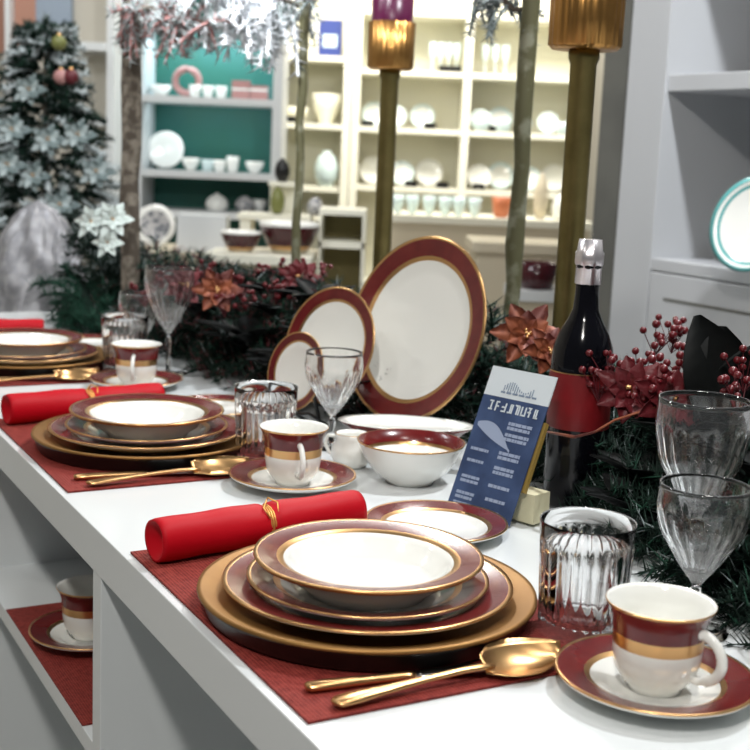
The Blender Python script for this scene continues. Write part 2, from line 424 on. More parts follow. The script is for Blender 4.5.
def make_knife(label, loc, rz):
    if 'knife' in protos: return dup(protos['knife'], loc, rz, label)
    t = thing('table_knife', label, 'knife', loc, rz); t.scale = (.80, .9, 1); g = MB()
    ribbon_solid(g, [(0, .005, .004, .0025), (.004, .0085, .004, .0035), (.03, .0080, .004, .0038), (.07, .0058, .004, .0035), (.105, .0052, .004, .0035), (.112, .0075, .004, .0032), (.118, .005, .004, .0025)], 'gold'); g.build('handle', t)
    g = MB(); ribbon_solid(g, [(.117, .005, .004, .002), (.13, .009, .004, .0013), (.17, .0105, .004, .0012), (.20, .0095, .004, .0011), (.216, .006, .004, .001), (.222, .002, .004, .0008)], 'steel'); g.build('blade', t)
    protos['knife'] = t; return t
def make_spoon(label, loc, rz):
    if 'spoon' in protos: return dup(protos['spoon'], loc, rz, label)
    t = thing('table_spoon', label, 'spoon', loc, rz); t.scale = (.97, .95, 1); g = MB()
    ribbon_solid(g, [(0, .004, .005, .0018), (.005, .0095, .005, .0025), (.02, .0105, .006, .003), (.045, .0075, .007, .0028), (.09, .0045, .009, .0026), (.125, .0042, .010, .0028), (.142, .0055, .010, .0026), (.150, .006, .0102, .0018), (.157, .004, .009, .001)], 'gold'); g.build('handle', t)
    g = MB(); nx, ny = 16, 10; L = .084; ids = {}
    for lay, off in ((0, 0), (1, -.0012)):
        for i in range(nx+1):
            x = i/nx; hw = .0255*math.sin(PI*min(.992, max(.03, x))**.85)**.78
            for j in range(ny+1):
                y = -1+2*j/ny; dz = .0105*(1-(abs(2*x-1))**2.4)*(1-y*y)
                g.v.append(Vector((.146+L*x, hw*y, .0132-dz+off+.006*y))); ids[lay, i, j] = len(g.v)-1
    for lay in (0, 1):
        for i in range(nx):
            for j in range(ny):
                q = [ids[lay, i, j], ids[lay, i+1, j], ids[lay, i+1, j+1], ids[lay, i, j+1]]
                g.face(q if lay == 0 else q[::-1], 'gold')
    for i in range(nx):
        for j in (0, ny): g.face([ids[0, i, j], ids[0, i+1, j], ids[1, i+1, j], ids[1, i, j]], 'gold')
    for j in range(ny):
        for i in (0, nx): g.face([ids[0, i, j], ids[0, i, j+1], ids[1, i, j+1], ids[1, i, j]], 'gold')
    g.build('bowl', t); protos['spoon'] = t; return t
def mat_mb(L=.44, D=.325):
    g = MB(); g.box((0, -D, 0), (L, 0, .0022), 'mat'); return g

# ---------------------------------------------------------------- three place settings
where = ['at the nearest place setting', 'at the middle place setting', 'at the farthest place setting']
du = [0, .693, 1.40]
for i in range(3):
    D = du[i]; wh = where[i]
    m = one('placemat', 'placemat', mat_mb, 'woven burgundy placemat under the plates '+wh, 'placemat', W(.040+D, .009, TZ+.0005), ANG)
    zc = TZ+.0032
    c = W(.234+D, .163+(.0, .012, .004)[i], zc)
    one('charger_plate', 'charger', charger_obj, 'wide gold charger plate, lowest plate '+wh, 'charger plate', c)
    one('dinner_plate', 'dinner', lambda: MB().lathe(plate_prof(.138, .024), 96), 'burgundy rimmed dinner plate lying in the gold charger '+wh, 'plate', c+Vector((0, 0, .0072)))
    one('salad_plate', 'salad', lambda: MB().lathe(plate_prof(.115, .021), 96), 'burgundy and gold rimmed plate between bowl and dinner plate '+wh, 'plate', c+Vector((0, 0, .0145)))
    one('soup_bowl', 'soup', lambda: MB().lathe(bowl_prof(.109, .037), 96), 'wide rimmed white soup bowl with burgundy border, topmost '+wh, 'bowl', c+Vector((0, 0, .0195)))
    one('bread_plate', 'bread', lambda: MB().lathe(plate_prof(.083, .017), 72), 'small burgundy rimmed side plate partly behind the soup bowl '+wh, 'plate', W(.425+D, .356, TZ+.0005))
    p = W(.437+D, .018, TZ+.0262); q = W(.468+D, .276, TZ+.0262)
    if i == 2: p = W(.58+D, .02, TZ+.0262); q = W(.53+D, .279, TZ+.0262)
    make_cracker('red christmas cracker with gold tie '+wh, p, q)
    a = W(.089+D, .030, TZ+.003); b = W(.060+D, .232, TZ+.003); make_knife('gold handled table knife '+wh, a, math.atan2(b.y-a.y, b.x-a.x))
    a = W(.052+D, .036, TZ+.003); b = W(.058+D, .272, TZ+.003); make_spoon('large gold spoon with upturned bowl '+wh, a, math.atan2(b.y-a.y, b.x-a.x))
cups = [((-.020, .298), -44), ((.670, .286), -74), ((1.372, .302), -86)]
for i, ((u, v), a) in enumerate(cups):
    wh = where[i]
    one('saucer', 'saucer', lambda: MB().lathe(plate_prof(.083, .019, .40, .50, .70), 72), 'burgundy rimmed saucer under the coffee cup '+wh, 'saucer', W(u, v, TZ+.0005))
    make_cup('white coffee cup with burgundy and gold bands '+wh, W(u, v, TZ+.0055), math.radians(a))
_t = atz(264, 463)-Vector((OX, OY, TZ)); tums = [(.110, .322), (_t.x*UX+_t.y*UY, _t.x*VX+_t.y*VY), (1.53, .33)]
for i, (u, v) in enumerate(tums):
    one('crystal_tumbler', 'tumbler', tumbler_mb, 'fluted cut crystal tumbler '+where[i], 'tumbler', W(u, v, TZ+.0005))
gA = [W(.150, .490), None, atz(168, 374)]; gB = [W(.072, .425), atz(331, 447), atz(140, 364)]
for i in range(3):
    if gA[i]: make_goblet('gobA', 'tall cut crystal goblet '+where[i], gA[i]+Vector((0, 0, .0005)), .205, .0475, .125)
    make_goblet('gobB', 'short cut crystal goblet '+where[i], gB[i]+Vector((0, 0, .0005)), .143, .0435, .094)
# shelf cell below
one('placemat', 'placemat', mat_mb, 'woven burgundy placemat on the low shelf cell under the counter', 'placemat', W(.647, .004, .6305), ANG).scale = (.95, .95, 1)
one('saucer', 'saucer', None, 'burgundy rimmed saucer on the low shelf cell under the counter', 'saucer', W(.905, .085, .6330))
make_cup('white coffee cup with burgundy band on the low shelf under the counter', W(.905, .085, .6385), math.radians(60))

# serving pieces behind
def cereal_mb():
    R = .072; h = .056
    return MB().lathe([(0, .003, 'china'), (.027, .003, 'china'), (.028, 0, 'china'), (.032, 0, 'china'), (.034, .004, 'china'), (.052, .018, 'china'), (.064, .036, 'china'), (.0715, h-.002, 'gold'), (.0725, h, 'gold'),
        (.0705, h+.0002, 'burg'), (.0645, .040, 'gold'), (.062, .036, 'china'), (.050, .020, 'china'), (.03, .008, 'china'), (0, .007, 'china')], 72)
tag(cereal_mb().build('cereal_bowl', None, W(.640, .445, TZ+.0005)), 'deep white bowl with burgundy border beside the blue leaflet', 'bowl')
o = tag(MB().lathe([(0, 0, 'china'), (.05, 0, 'china'), (.055, .006, 'burg'), (.0655, .016, 'burg'), (.067, .018, 'china'), (.060, .017, 'china'), (.055, .012, 'china'), (0, .011, 'china')], 72, None, None, 1.5, .8).build('serving_platter', None, W(.775, .515, TZ+.030)),
    'oval white serving platter with burgundy side in front of the standing plates', 'platter'); o.rotation_euler = (0, 0, -.1)
o = tag(MB().lathe([(0, 0, 'black'), (.045, 0, 'black'), (.045, .0295, 'black'), (0, .0295, 'black')], 32, None, None, 1.5, .7).build('platter_stand', None, W(.775, .515, TZ+.0002)), 'low dark stand under the oval platter', 'stand'); o.rotation_euler = (0, 0, -.1)
def creamer():
    t = thing('cream_jug', 'small white cream jug between coffee cup and deep bowl', 'jug', atz(351, 466, TZ+.0005), math.radians(160))
    MB().lathe([(0, .002, 'china'), (.018, 0, 'china'), (.022, .002, 'china'), (.029, .014, 'china'), (.028, .028, 'china'), (.022, .040, 'china'), (.024, .047, 'gold'), (.0225, .0475, 'china'), (.020, .040, 'china'), (.026, .026, 'china'), (.018, .006, 'china'), (0, .005, 'china')], 40).build('body', t)
    MB().tube([Vector((.022, 0, .040)), Vector((.036, 0, .040)), Vector((.040, 0, .028)), Vector((.034, 0, .016)), Vector((.027, 0, .012))], .0028, 'china', 8).build('handle', t)
creamer()
# standing plates: big, medium, small, turned to face front-left
def standing(name, key, R, cpx, dep, yaw, tilt, label, roll=0):
    P = aty(cpx[0], cpx[1], dep)
    g = MB().lathe(plate_prof(R, R*.13, .55, .68, .79, gw=.045), 96)
    o = g.build(name); tag(o, label, 'plate')
    nrm = Vector((math.sin(yaw)*math.cos(tilt), -math.cos(yaw)*math.cos(tilt), math.sin(tilt)))
    o.rotation_euler = nrm.to_track_quat('Z', 'Y').to_euler(); o.location = P; return o, P, nrm
YAW = math.radians(-48)
bigp, bP, bN = standing('display_plate', 'big', .148, (421, 331), 1.93, YAW, math.radians(16), 'very large burgundy rimmed plate standing upright, biggest of three')
medp, mP, mN = standing('display_plate', 'med', .094, (333, 346), 1.96, YAW+.12, math.radians(16), 'medium burgundy rimmed plate standing left of the biggest one')
smlp, sP, sN = standing('display_plate', 'sml', .062, (298, 372), 1.90, YAW+.05, math.radians(14), 'smallest burgundy rimmed plate standing at the left of three')
def easel(P, N, R, label):
    Nh = Vector((N.x, N.y, 0)).normalized(); side = Vector((-Nh.y, Nh.x, 0))
    base = Vector((P.x, P.y, TZ)); lowz = P.z-R*.97
    t = thing('plate_easel', label, 'plate stand', base)
    hz = lowz-TZ
    for s in (-1, 1):
        o = side*s*R*.45
        g = MB()
        g.tube([o+Nh*.035*1+Vector((0, 0, hz+.03)), o+Nh*.032+Vector((0, 0, max(.004, hz+.002))), o+Vector((0, 0, max(.003, hz))), o-Nh*.05+Vector((0, 0, .004))], .003, 'black', 6).build('leg', t)
    up = (Vector((0, 0, 1))-N*N.z).normalized()
    g = MB(); g.tube([-Nh*.05+side*R*.4+Vector((0, 0, .005)), -Nh*.05-side*R*.4+Vector((0, 0, .005))], .003, 'black', 6)
    g.tube([-Nh*.05+Vector((0, 0, .005)), -Nh*.012+N*-.012+Vector((0, 0, P.z-TZ))], .003, 'black', 6).build('back_strut', t)
easel(bP, bN, .148, 'dark stand holding up the biggest display plate')
easel(mP, mN, .094, 'dark stand holding up the medium display plate')
easel(sP, sN, .062, 'dark stand holding up the smallest display plate')

# ---------------------------------------------------------------- blue leaflet
BL = atz(446, 508, TZ+.004); BR = atz(509, 527, TZ+.004)
ex = (BR-BL); Wd = .098; exn = ex.normalized(); hb = Vector((-exn.y, exn.x, 0))
mid = (BL+BR)/2
LEAN = math.radians(24)
upv = (Vector((0, 0, 1))*math.cos(LEAN)+hb*math.sin(LEAN)).normalized(); nv = exn.cross(upv).normalized()
LW = ex.length; LH = .188
lf = thing('leaflet', 'blue printed leaflet with white heading leaning on a wooden holder', 'leaflet', mid)
RM = Matrix((exn, upv, nv)).transposed().to_4x4(); lf.rotation_euler = RM.to_euler()
MB().box((-LW/2, 0, -.0008), (LW/2, LH*.80, .0008), 'navy').box((-LW/2, LH*.80, -.0008), (LW/2, LH, .0008), 'paper').build('sheet', lf)
g = MB(); rr = random.Random(5)
def bars(x0, x1, y, h, mn, r, gap=.002):
    x = x0
    while x < x1-.002:
        ww = r.uniform(.003, .009); ww = min(ww, x1-x); g.box((x, y, .0009), (x+ww, y+h, .0013), mn); x += ww+gap
# heading: a row of bold pale strokes, too blurred in the photo to read
x = -LW*.36; r3 = random.Random(12); hh = LH*.062; y0 = LH*.705; sw = .0019
for k in range(8):
    wx = LW*r3.uniform(.055, .075); q = r3.sample(range(6), 3)
    def st(a0, b0, a1, b1): g.box((x+wx*a0, y0+hh*b0, .0009), (x+wx*a1+sw*(a0 == a1), y0+hh*b1+sw*(b0 == b1), .0014), 'paper')
    for j in q:
        st(*((0, 0, 0, 1), (.8, 0, .8, 1), (0, .9, .9, .9), (0, .45, .9, .45), (0, 0, .9, 0), (.4, 0, .4, 1))[j])
    x += LW*.10
for k in range(14): g.box((-LW*.22+k*LW*.034, LH*(.845+.012*math.sin(k*1.9)), .0009), (-LW*.22+k*LW*.034+.0012, LH*(.885+.028*math.sin(k*.5)), .0013), 'ink')
bars(-LW*.25, LW*.3, LH*.830, .0022, 'ink', rr)
for y in (.63, .60, .555, .525, .43, .40, .33, .30, .21, .12): bars(LW*.02 if y > .2 else LW*.04, LW*(.38 if y > .5 else .34), LH*y, LH*.021, 'palink', rr, .0009)
for y in (.42, .34, .23, .20, .12, .09, .05): bars(-LW*.42, -LW*.14, LH*y, LH*.019, 'palink', rr, .0009)
g.box((LW*.02, LH*.04, .0009), (LW*.30, LH*.065, .0013), 'palink')
g.build('printed_lines', lf)
# pale swoosh
g = MB(); n = 14
for i in range(n+1):
    t = i/n; xc = -LW*.44+LW*.60*t; yc = LH*(.60-.14*t+.03*math.sin(t*PI)); hw = LH*.045*math.sin(PI*min(.98, t+.05))+.001
    for s in (-1, 1): g.v.append(Vector((xc, yc+hw*s, .0011)))
for i in range(n): g.face([2*i, 2*i+2, 2*i+3, 2*i+1], 'palink', False)
g.build('pale_swoosh', lf)
# wooden holder behind it
hd = thing('leaflet_holder', 'gold wooden holder with cream foot behind the blue leaflet', 'stand', mid)
hd.rotation_euler = (0, 0, math.atan2(exn.y, exn.x))
MB().box((.012, .030, 0), (.062, .060, .036), 'block').build('foot', hd)
Tm = Matrix.Translation((.0, .004, .0)) @ Matrix.Rotation(-LEAN, 4, 'X')
MB().box((-.022, 0, .042), (.052, .006, .13), 'easel', Tm).build('back_board', hd)

# ---------------------------------------------------------------- wine bottle
bt = thing('wine_bottle', 'dark wine bottle with red label and silver capsule in the garland', 'bottle', W(.468, .585, TZ+.0005))
bR = .0385
MB().lathe([(0, .012, 'bottle'), (bR*.7, .004, 'bottle'), (bR*.9, 0, 'bottle'), (bR, .006, 'bottle'), (bR, .190, 'bottle'), (bR*.96, .205, 'bottle'), (bR*.80, .222, 'bottle'), (bR*.56, .238, 'bottle'), (.0160, .252, 'bottle'), (.0145, .275, 'bottle'), (.0150, .302, 'bottle'), (.0165, .304, 'bottle'), (.0165, .314, 'bottle'), (0, .314, 'bottle')], 56).build('body', bt)
MB().lathe([(bR+.0006, .104, 'label'), (bR+.0009, .105, 'label'), (bR+.0009, .174, 'gold'), (bR+.0006, .1755, 'label')], 56).build('label', bt)
MB().lathe([(.0149, .283, 'foil'), (.0165, .284, 'foil'), (.0160, .306, 'foil'), (.0178, .308, 'foil'), (.0178, .322, 'foil'), (.0160, .324, 'foil'), (.0145, .338, 'foil'), (0, .338, 'foil')], 24, None, lambda a, z, r: 1+.05*math.sin(a*8)).build('capsule', bt)

# ---------------------------------------------------------------- tall gold candle holders
def holder(label, base, H, cr, chh, candle):
    t = thing('candle_holder', label, 'candle holder', base)
    MB().lathe([(0, 0, 'oldgold'), (.06, 0, 'oldgold'), (.062, .006, 'oldgold'), (.045, .014, 'oldgold'), (.026, .03, 'oldgold'), (.0, .03, 'oldgold')], 40).build('foot', t)
    MB().lathe([(0, .029, 'oldgold'), (.022, .029, 'oldgold'), (.020, .06, 'oldgold'), (.0195, H-.02, 'oldgold'), (.023, H-.012, 'oldgold'), (.023, H, 'oldgold'), (0, H, 'oldgold')], 24, None, lambda a, z, r: 1+.03*math.sin(a*6)).build('stem', t)
    MB().lathe([(0, H+.0005, 'cupgold'), (cr*.9, H+.0005, 'cupgold'), (cr*.98, H+.006, 'cupgold'), (cr, H+chh, 'cupgold'), (cr*.94, H+chh, 'cupgold'), (cr*.9, H+.010, 'cupgold'), (0, H+.010, 'cupgold')], 120, None, lambda a, z, r: 1+(.035*abs(math.sin(a*12)) if r > cr*.95 else 0)).build('fluted_cup', t)
    if candle:
        MB().lathe([(0, H+.011, 'purple'), (cr*.86, H+.011, 'purple'), (cr*.92, H+chh+.06, 'purple'), (cr*.5, H+chh+.07, 'purple'), (0, H+chh+.066, 'purple')], 40).build('candle', t)
p = aty(567, 300, 1.88); holder('tall gold candle holder with fluted cup, right of the standing plates', (p.x, p.y, TZ+.0005), .592, .053, .16, False)
p = aty(380, 300, 2.80); holder('tall gold candle holder with purple candle rising behind the biggest plate', (p.x, p.y, .9005), .612, .050, .10, True)

# ---------------------------------------------------------------- slim posts carrying frosted branches
def post(name, label, x0, x1, y1, Y, r, mn, H=1.12, knots=True):
    p = aty(x1, y1, Y); g = MB(); rr = random.Random(int(x0))
    n = 16; pts = [Vector((rr.uniform(-.003, .003), rr.uniform(-.003, .003), H*i/n)) for i in range(n+1)]
    g.tube(pts, [r*rr.uniform(.85, 1.12) for _ in pts], mn, 12)
    o = g.build(name, None, (p.x, p.y, TZ)); tag(o, label, 'post'); return o
post('birch_post', 'mottled brown branch post between frosted tree and teal shelves', 125, 130, 240, 2.84, .0215, 'wood')
post('birch_post', 'slim grey green post in front of the cream shelves', 296, 298, 200, 2.70, .0095, 'greenwood')
post('birch_post', 'mossy green post right of the biggest plate', 520, 512, 300, 2.25, .0155, 'greenwood')

# ================================================================ GREENERY
def garland(name, label, pts, wd, ht, n, mats, seed, nl=.028, sl=.10):
    rr = random.Random(seed); g = MB()
    seg = []
    for a, b in zip(pts[:-1], pts[1:]): seg.append((Vector(a), Vector(b)))
    g.tube([Vector(p)+Vector((0, 0, .02)) for p in pts], .008, 'needle', 6)
    for i in range(n):
        a, b = seg[rr.randrange(len(seg))]; t = rr.random(); c = a.lerp(b, t)
        ax = (b-a).normalized(); sd = Vector((-ax.y, ax.x, 0))
        an = rr.uniform(-.1, PI+.1); rad = rr.random()**.6
        q = c+sd*math.cos(an)*wd*rad*.6+Vector((0, 0, abs(math.sin(an))*ht*rad*.7+.012))
        d = sd*math.cos(an)*1.0+Vector((0, 0, abs(math.sin(an))*.8+.05))+ax*rr.uniform(-.8, .8)
        g.sprig(q, d, sl*rr.uniform(.6, 1.1), nl, 40, mats, rr, .0015, .3)
    for v in g.v: v.z = max(v.z, TZ+.002)
    o = g.build(name); tag(o, label, 'garland', None, 'stuff'); return o
DK = [('needle', .80), ('needle2', .14), ('greyfrost', .06)]
GR = [W(-.22, .58), W(.0, .585), W(.20, .63), W(.40, .70), W(.62, .76), W(.90, .84)]
garland('pine_garland', 'dark pine garland on the right half of the counter behind the goblets', GR, .14, .11, 1050, DK, 3)
DK = [('needle', .72), ('needle2', .10), ('leafburg', .14), ('greyfrost', .04)]
GL = [W(.93, .78), W(1.15, .66), W(1.45, .62), W(1.75, .60), W(2.05, .60), W(2.25, .52)]
garland('pine_garland', 'dark pine garland on the left half of the counter behind the plates', GL, .17, .19, 1250, DK, 4)
# filler big dark leaves
def leafcluster(name, label, cat, base, n, L, wd, mn, seed, spread=1.0, group=None, upb=.6, aim=None):
    rr = random.Random(seed); g = MB()
    for i in range(n):
        an = 2*PI*i/n+rr.uniform(-.3, .3)
        d = Vector((math.cos(an)*spread, math.sin(an)*spread, upb+rr.uniform(-.2, .3)))
        if aim: d = d+Vector(aim)
        nr = Vector((0, 0, 1)) if abs(d.normalized().z) < .9 else Vector((0, -1, 0))
        g.leaf(Vector((0, 0, 0)), d, nr, L*rr.uniform(.75, 1.1), wd*rr.uniform(.8, 1.1), mn, .2)
    g.ball(Vector((0, 0, 0)), wd*.12, mn, 8, 5)
    o = g.build(name, None, base); tag(o, label, cat, group); return o
rr = random.Random(21)
# dark leaf sprays
sprays = [(1.25, .60, .16), (1.40, .60, .15), (1.12, .64, .15), (1.58, .62, .15), (1.05, .70, .12), (1.33, .56, .12), (1.70, .60, .13), (-.1, .56, .04), (-.08, .60, .09), (.28, .62, .12), (.70, .72, .06), (1.55, .50, .09), (1.15, .50, .07), (1.20, .52, .04), (1.10, .56, .10), (1.33, .50, .08), (1.0, .60, .05), (1.48, .62, .10), (.42, .74, .10), (.16, .60, .10), (.0, .62, .09), (.52, .72, .11), (-.02, .56, .05), (.13, .57, .05), (1.28, .56, .05), (1.42, .52, .06), (1.55, .58, .05), (1.15, .60, .07), (1.72, .56, .05), (1.02, .66, .09), (1.35, .66, .12), (1.9, .55, .06), (.60, .64, .05), (.34, .60, .05), (.22, .66, .07), (.08, .66, .07), (.05, .58, .03), (.30, .55, .03)]
ORD = ['first', 'second', 'third', 'fourth', 'fifth', 'sixth', 'seventh', 'eighth', 'ninth', 'tenth', 'eleventh', 'twelfth', 'thirteenth', 'fourteenth', 'fifteenth', 'sixteenth', 'seventeenth', 'eighteenth', 'nineteenth', 'twentieth', 'twenty first', 'twenty second', 'twenty third', 'twenty fourth']
for k, (u, v, z) in enumerate(sprays):
    sd = 'left' if u > .9 else 'right'; rk = sorted([q for q in sprays if (q[0] > .9) == (u > .9)]).index((u, v, z))
    leafcluster('leaf_spray', 'near black leaf spray, %s nearest the camera along the %s garland' % (ORD[rk], sd), 'leaves', W(u, v, TZ+z), 8, .095, .042, 'leafdk', 40+k, 1, 'dark leaf sprays in the %s garland' % ('left' if u > .9 else 'right'))
# the tall black magnolia leaf at the right
P = atz(720, 455, .97)
g = MB()
g.leaf(Vector((0, 0, 0)), Vector((-.22, .0, 1)), Vector((.35, -1, 0)), .135, .085, 'leafdk', .10, 8)
g.leaf(Vector((.008, .006, 0)), Vector((.30, .05, 1)), Vector((-.2, -1, .1)), .105, .065, 'leafdk', -.05, 8)
g.leaf(Vector((-.004, .004, 0)), Vector((.02, .05, 1)), Vector((0, -1, .1)), .120, .080, 'leafdk', .05, 8)
p = aty(718, 430, 1.42)
tag(g.build('magnolia_leaf', None, p), 'tall black magnolia leaf rising behind the tall goblet', 'leaves')
# berries
def berry_mb(seed, n=12):
    r2 = random.Random(seed); g = MB()
    for i in range(n):
        a = r2.uniform(0, 2*PI); rad = r2.uniform(.006, .03); z = r2.uniform(.0, .035)
        q = Vector((math.cos(a)*rad, math.sin(a)*rad, z)); g.tube([Vector((0, 0, -.015)), q], .0006, 'leafburg', 4, False); g.ball(q, r2.uniform(.0038, .0056), 'berry', 10, 6)
    return g
bp = [berry_mb(90+i).build('berry_cluster') for i in range(3)]; used = set()
def berries(P, side, k):
    s = k % 3
    if s not in used: o = bp[s]; used.add(s)
    else: o = bp[s].copy(); C.objects.link(o)
    o.location = P; o.rotation_euler = (0, 0, k*1.3)
    tag(o, BLAB[side].pop(0), 'berries', 'burgundy berry clusters in the %s garland' % side)
BLAB = {'left': ['burgundy berries directly behind the far tall goblet', 'burgundy berries just right of the far tall goblet rim', 'burgundy berries above the copper flower on its left', 'burgundy berries right of the copper flower in the left garland', 'burgundy berries below the smaller banded bowl', 'burgundy berries below the large banded bowl', 'burgundy berries right of the wine red flower above the medium plate',
    'burgundy berries low between copper flower and medium standing plate', 'burgundy berries at the left end beside the far short goblet', 'burgundy berries below the copper flower in the left garland', 'burgundy berries lowest in front of the left garland centre', 'burgundy berries touching the top of the medium standing plate'],
    'right': ['burgundy berries against the right edge of the bottle label', 'burgundy berries in the middle of the wine red flower by the bottle', 'burgundy berries left of the tall goblet rim, upper ones', 'burgundy berries below the wine red flower by the bottle', 'burgundy berries behind the rim of the nearest tall goblet', 'burgundy berries low beside the bottle, under the copper ribbon', 'burgundy berries closest to the bottle shoulder',
    'burgundy berries touching the left edge of the black magnolia leaf', 'burgundy berries highest in the right garland, left one', 'burgundy berries highest in the right garland, right one', 'burgundy berries at the right edge beside the black leaf', 'burgundy berries inside the tall goblet rim at the right edge', 'burgundy berries by the copper flower left of the bottle', 'burgundy berries right of the nearest short goblet, upper ones', 'burgundy berries right of the nearest short goblet, lowest ones']}
k = 0
for (x, y, Y) in [(160, 285, 2.5), (185, 300, 2.4), (205, 278, 2.5), (240, 290, 2.4), (262, 282, 2.5), (290, 275, 2.4), (318, 280, 2.4), (275, 300, 2.3), (145, 300, 2.45), (225, 310, 2.3), (250, 310, 2.3), (305, 290, 2.35)]:
    berries(aty(x, y, Y), 'left', k); k += 1
for (x, y, Y) in [(612, 378, 1.5), (640, 380, 1.48), (665, 385, 1.45), (650, 400, 1.42), (680, 395, 1.45), (625, 405, 1.45), (600, 392, 1.5), (690, 372, 1.5), (655, 345, 1.6), (672, 342, 1.6), (745, 380, 1.4), (742, 400, 1.36), (520, 345, 1.75), (740, 520, 1.27), (747, 530, 1.27)]:
    berries(aty(x, y, Y), 'right', k); k += 1
# petals / flowers
def flower_mb(L, wd, mn, n=7, core='gold', upb=.25):
    r2 = random.Random(n*13+int(L*1000)); g = MB()
    for layer in (0, 1):
        for i in range(n):
            an = 2*PI*(i+.5*layer)/n; d = Vector((math.cos(an), math.sin(an), upb+.35*layer))
            g.leaf(Vector((0, 0, 0)), d, Vector((0, 0, 1)), L*(1-.25*layer)*r2.uniform(.85, 1.1), wd, mn, .15)
    for i in range(5): g.ball(Vector((r2.uniform(-.006, .006), r2.uniform(-.006, .006), .01)), .003, core, 6, 4)
    return g
fproto = {}
def flower(kind, P, look, label, group=None, sc=1):
    spec = {'wine': (.045, .022, 'ribbon', 7), 'copper': (.048, .026, 'copper', 6), 'pale': (.085, .040, 'petal', 6), 'frost': (.075, .036, 'frostpetal', 5)}[kind]
    if kind not in fproto: o = flower_mb(spec[0], spec[1], spec[2], spec[3]).build('poinsettia'); fproto[kind] = o
    else: o = fproto[kind].copy(); C.objects.link(o)
    o.location = P; o.rotation_euler = (Vector(look)).to_track_quat('Z', 'Y').to_euler(); o.scale = (sc, sc, sc)
    tag(o, label, 'flower', group); return o
flower('copper', aty(218, 291, 2.3), (0, -1, .5), 'copper orange flower in the left garland, centre of it')
flower('copper', aty(527, 335, 1.70), (-.1, -1, .5), 'copper orange flower left of the dark bottle', sc=1.05)
flower('copper', aty(548, 352, 1.65), (.3, -1, .6), 'second copper flower tucked between leaflet and bottle', sc=.8)
flower('wine', aty(632, 392, 1.44), (-.2, -1, .4), 'wine red glitter flower right of the bottle label')
flower('wine', aty(668, 400, 1.42), (.2, -1, .3), 'wine red glitter flower left of the tall goblet rim')
flower('wine', aty(300, 280, 2.35), (0, -1, .6), 'wine red glitter flower above the medium standing plate')
flower('wine', aty(185, 288, 2.4), (0, -1, .6), 'wine red glitter flower behind the far goblet')
flower('copper', aty(748, 372, 1.5), (-.4, -1, .3), 'copper flower at the right edge beside the black leaf', sc=.8)
# gold ribbon swag right of bottle
g = MB(); pts = [aty(x, y, Y) for x, y, Y in ((548, 432, 1.49), (575, 437, 1.44), (595, 432, 1.43), (615, 420, 1.42), (640, 412, 1.41), (662, 405, 1.41))]
tag(MB().tube(pts, [.003, .004, .0035, .003, .0035, .002], 'copper', 8, True, .5).build('ribbon', None), 'narrow copper ribbon looped below the bottle label', 'ribbon')

# frosted branches overhead
def frostbranch(name, label, a, b, n, mats, seed, sl=.11, nl=.04, dn=.5, sr=.0017):
    r2 = random.Random(seed); g = MB(); a = Vector(a); b = Vector(b); ax = (b-a).normalized()
    g.tube([a, a.lerp(b, .33)+Vector((0, 0, .012)), a.lerp(b, .66)-Vector((0, 0, .01)), b], [.007, .006, .005, .003], 'wood', 6)
    for i in range(n):
        c = a.lerp(b, r2.random()); an = r2.uniform(0, 2*PI); sd = Vector((0, 0, 1)).cross(ax).normalized()
        d = sd*math.cos(an)+Vector((0, 0, math.sin(an)-dn))+ax*r2.uniform(-.9, .9)
        g.sprig(c, d, sl*r2.uniform(.5, 1.1), nl, 24, mats, r2, sr, .4)
    o = g.build(name); tag(o, label, 'branch', None); return o
SN = [('snow', .75), ('frost', .2), ('greyfrost', .05)]
frostbranch('frosted_branch', 'bright snow white branch spray at the top in front of the teal shelves', aty(200, -10, 2.74), aty(292, 16, 2.70), 62, SN, 11, .10, .036, .3, .0032)
frostbranch('frosted_branch', 'grey pink frosted branch spray beside the brown post at top', aty(122, 10, 2.80), aty(215, 22, 2.70), 70, [('pinkitem', .12), ('greyfrost', .28), ('frost', .6)], 12, .075, .026, .3, .0024)
frostbranch('frosted_branch', 'frosted twig spray at the top of the mossy post', aty(475, -4, 2.3), aty(535, 8, 2.25), 30, [('greyfrost', .5), ('frost', .5)], 13, .06, .02, .4)
frostbranch('frosted_branch', 'frosted twig spray at the top of the slim grey post', aty(262, 6, 2.72), aty(318, -2, 2.7), 26, [('greyfrost', .6), ('frost', .4)], 14, .07, .022, .3)

# ---------------------------------------------------------------- christmas tree
TY = 3.85
pt = aty(46, 268, TY); tb = Vector((pt.x, pt.y, .86)); top = aty(44, 18, TY).z
tr = thing('christmas_tree', 'frosted christmas tree on the pale plinth at the left', 'tree', tb)
Ht = top-tb.z
MB().tube([Vector((0, 0, 0)), Vector((0, 0, Ht*.5)), Vector((0, 0, Ht-.01))], [.02, .012, .004], 'wood', 8).build('trunk', tr)
for nm, mats, n, sd in (('foliage', [('needle', .80), ('needle2', .10), ('greyfrost', .10)], 520, 61), ('frosted_tips', [('frost', .65), ('greyfrost', .35)], 170, 62)):
    r2 = random.Random(sd); g = MB()
    for i in range(n):
        t = r2.random()**1.25; R = (1-t)**1.0*.265+.012; an = r2.random()*2*PI
        z = .16+(Ht-.18)*t; rad = R*r2.uniform(.15 if nm == 'foliage' else .6, .85)
        d = Vector((math.cos(an), math.sin(an), r2.uniform(-.25, .35)))
        g.sprig(Vector((math.cos(an)*rad, math.sin(an)*rad, z)), d, .085, .026, 34 if nm == 'foliage' else 26, mats, r2, .0030, .2)
    g.sprig(Vector((0, 0, Ht-.08)), Vector((0, 0, 1)), .09, .03, 40, mats, r2, .0016, 0)
    o = g.build(nm, tr); o['kind'] = 'stuff'
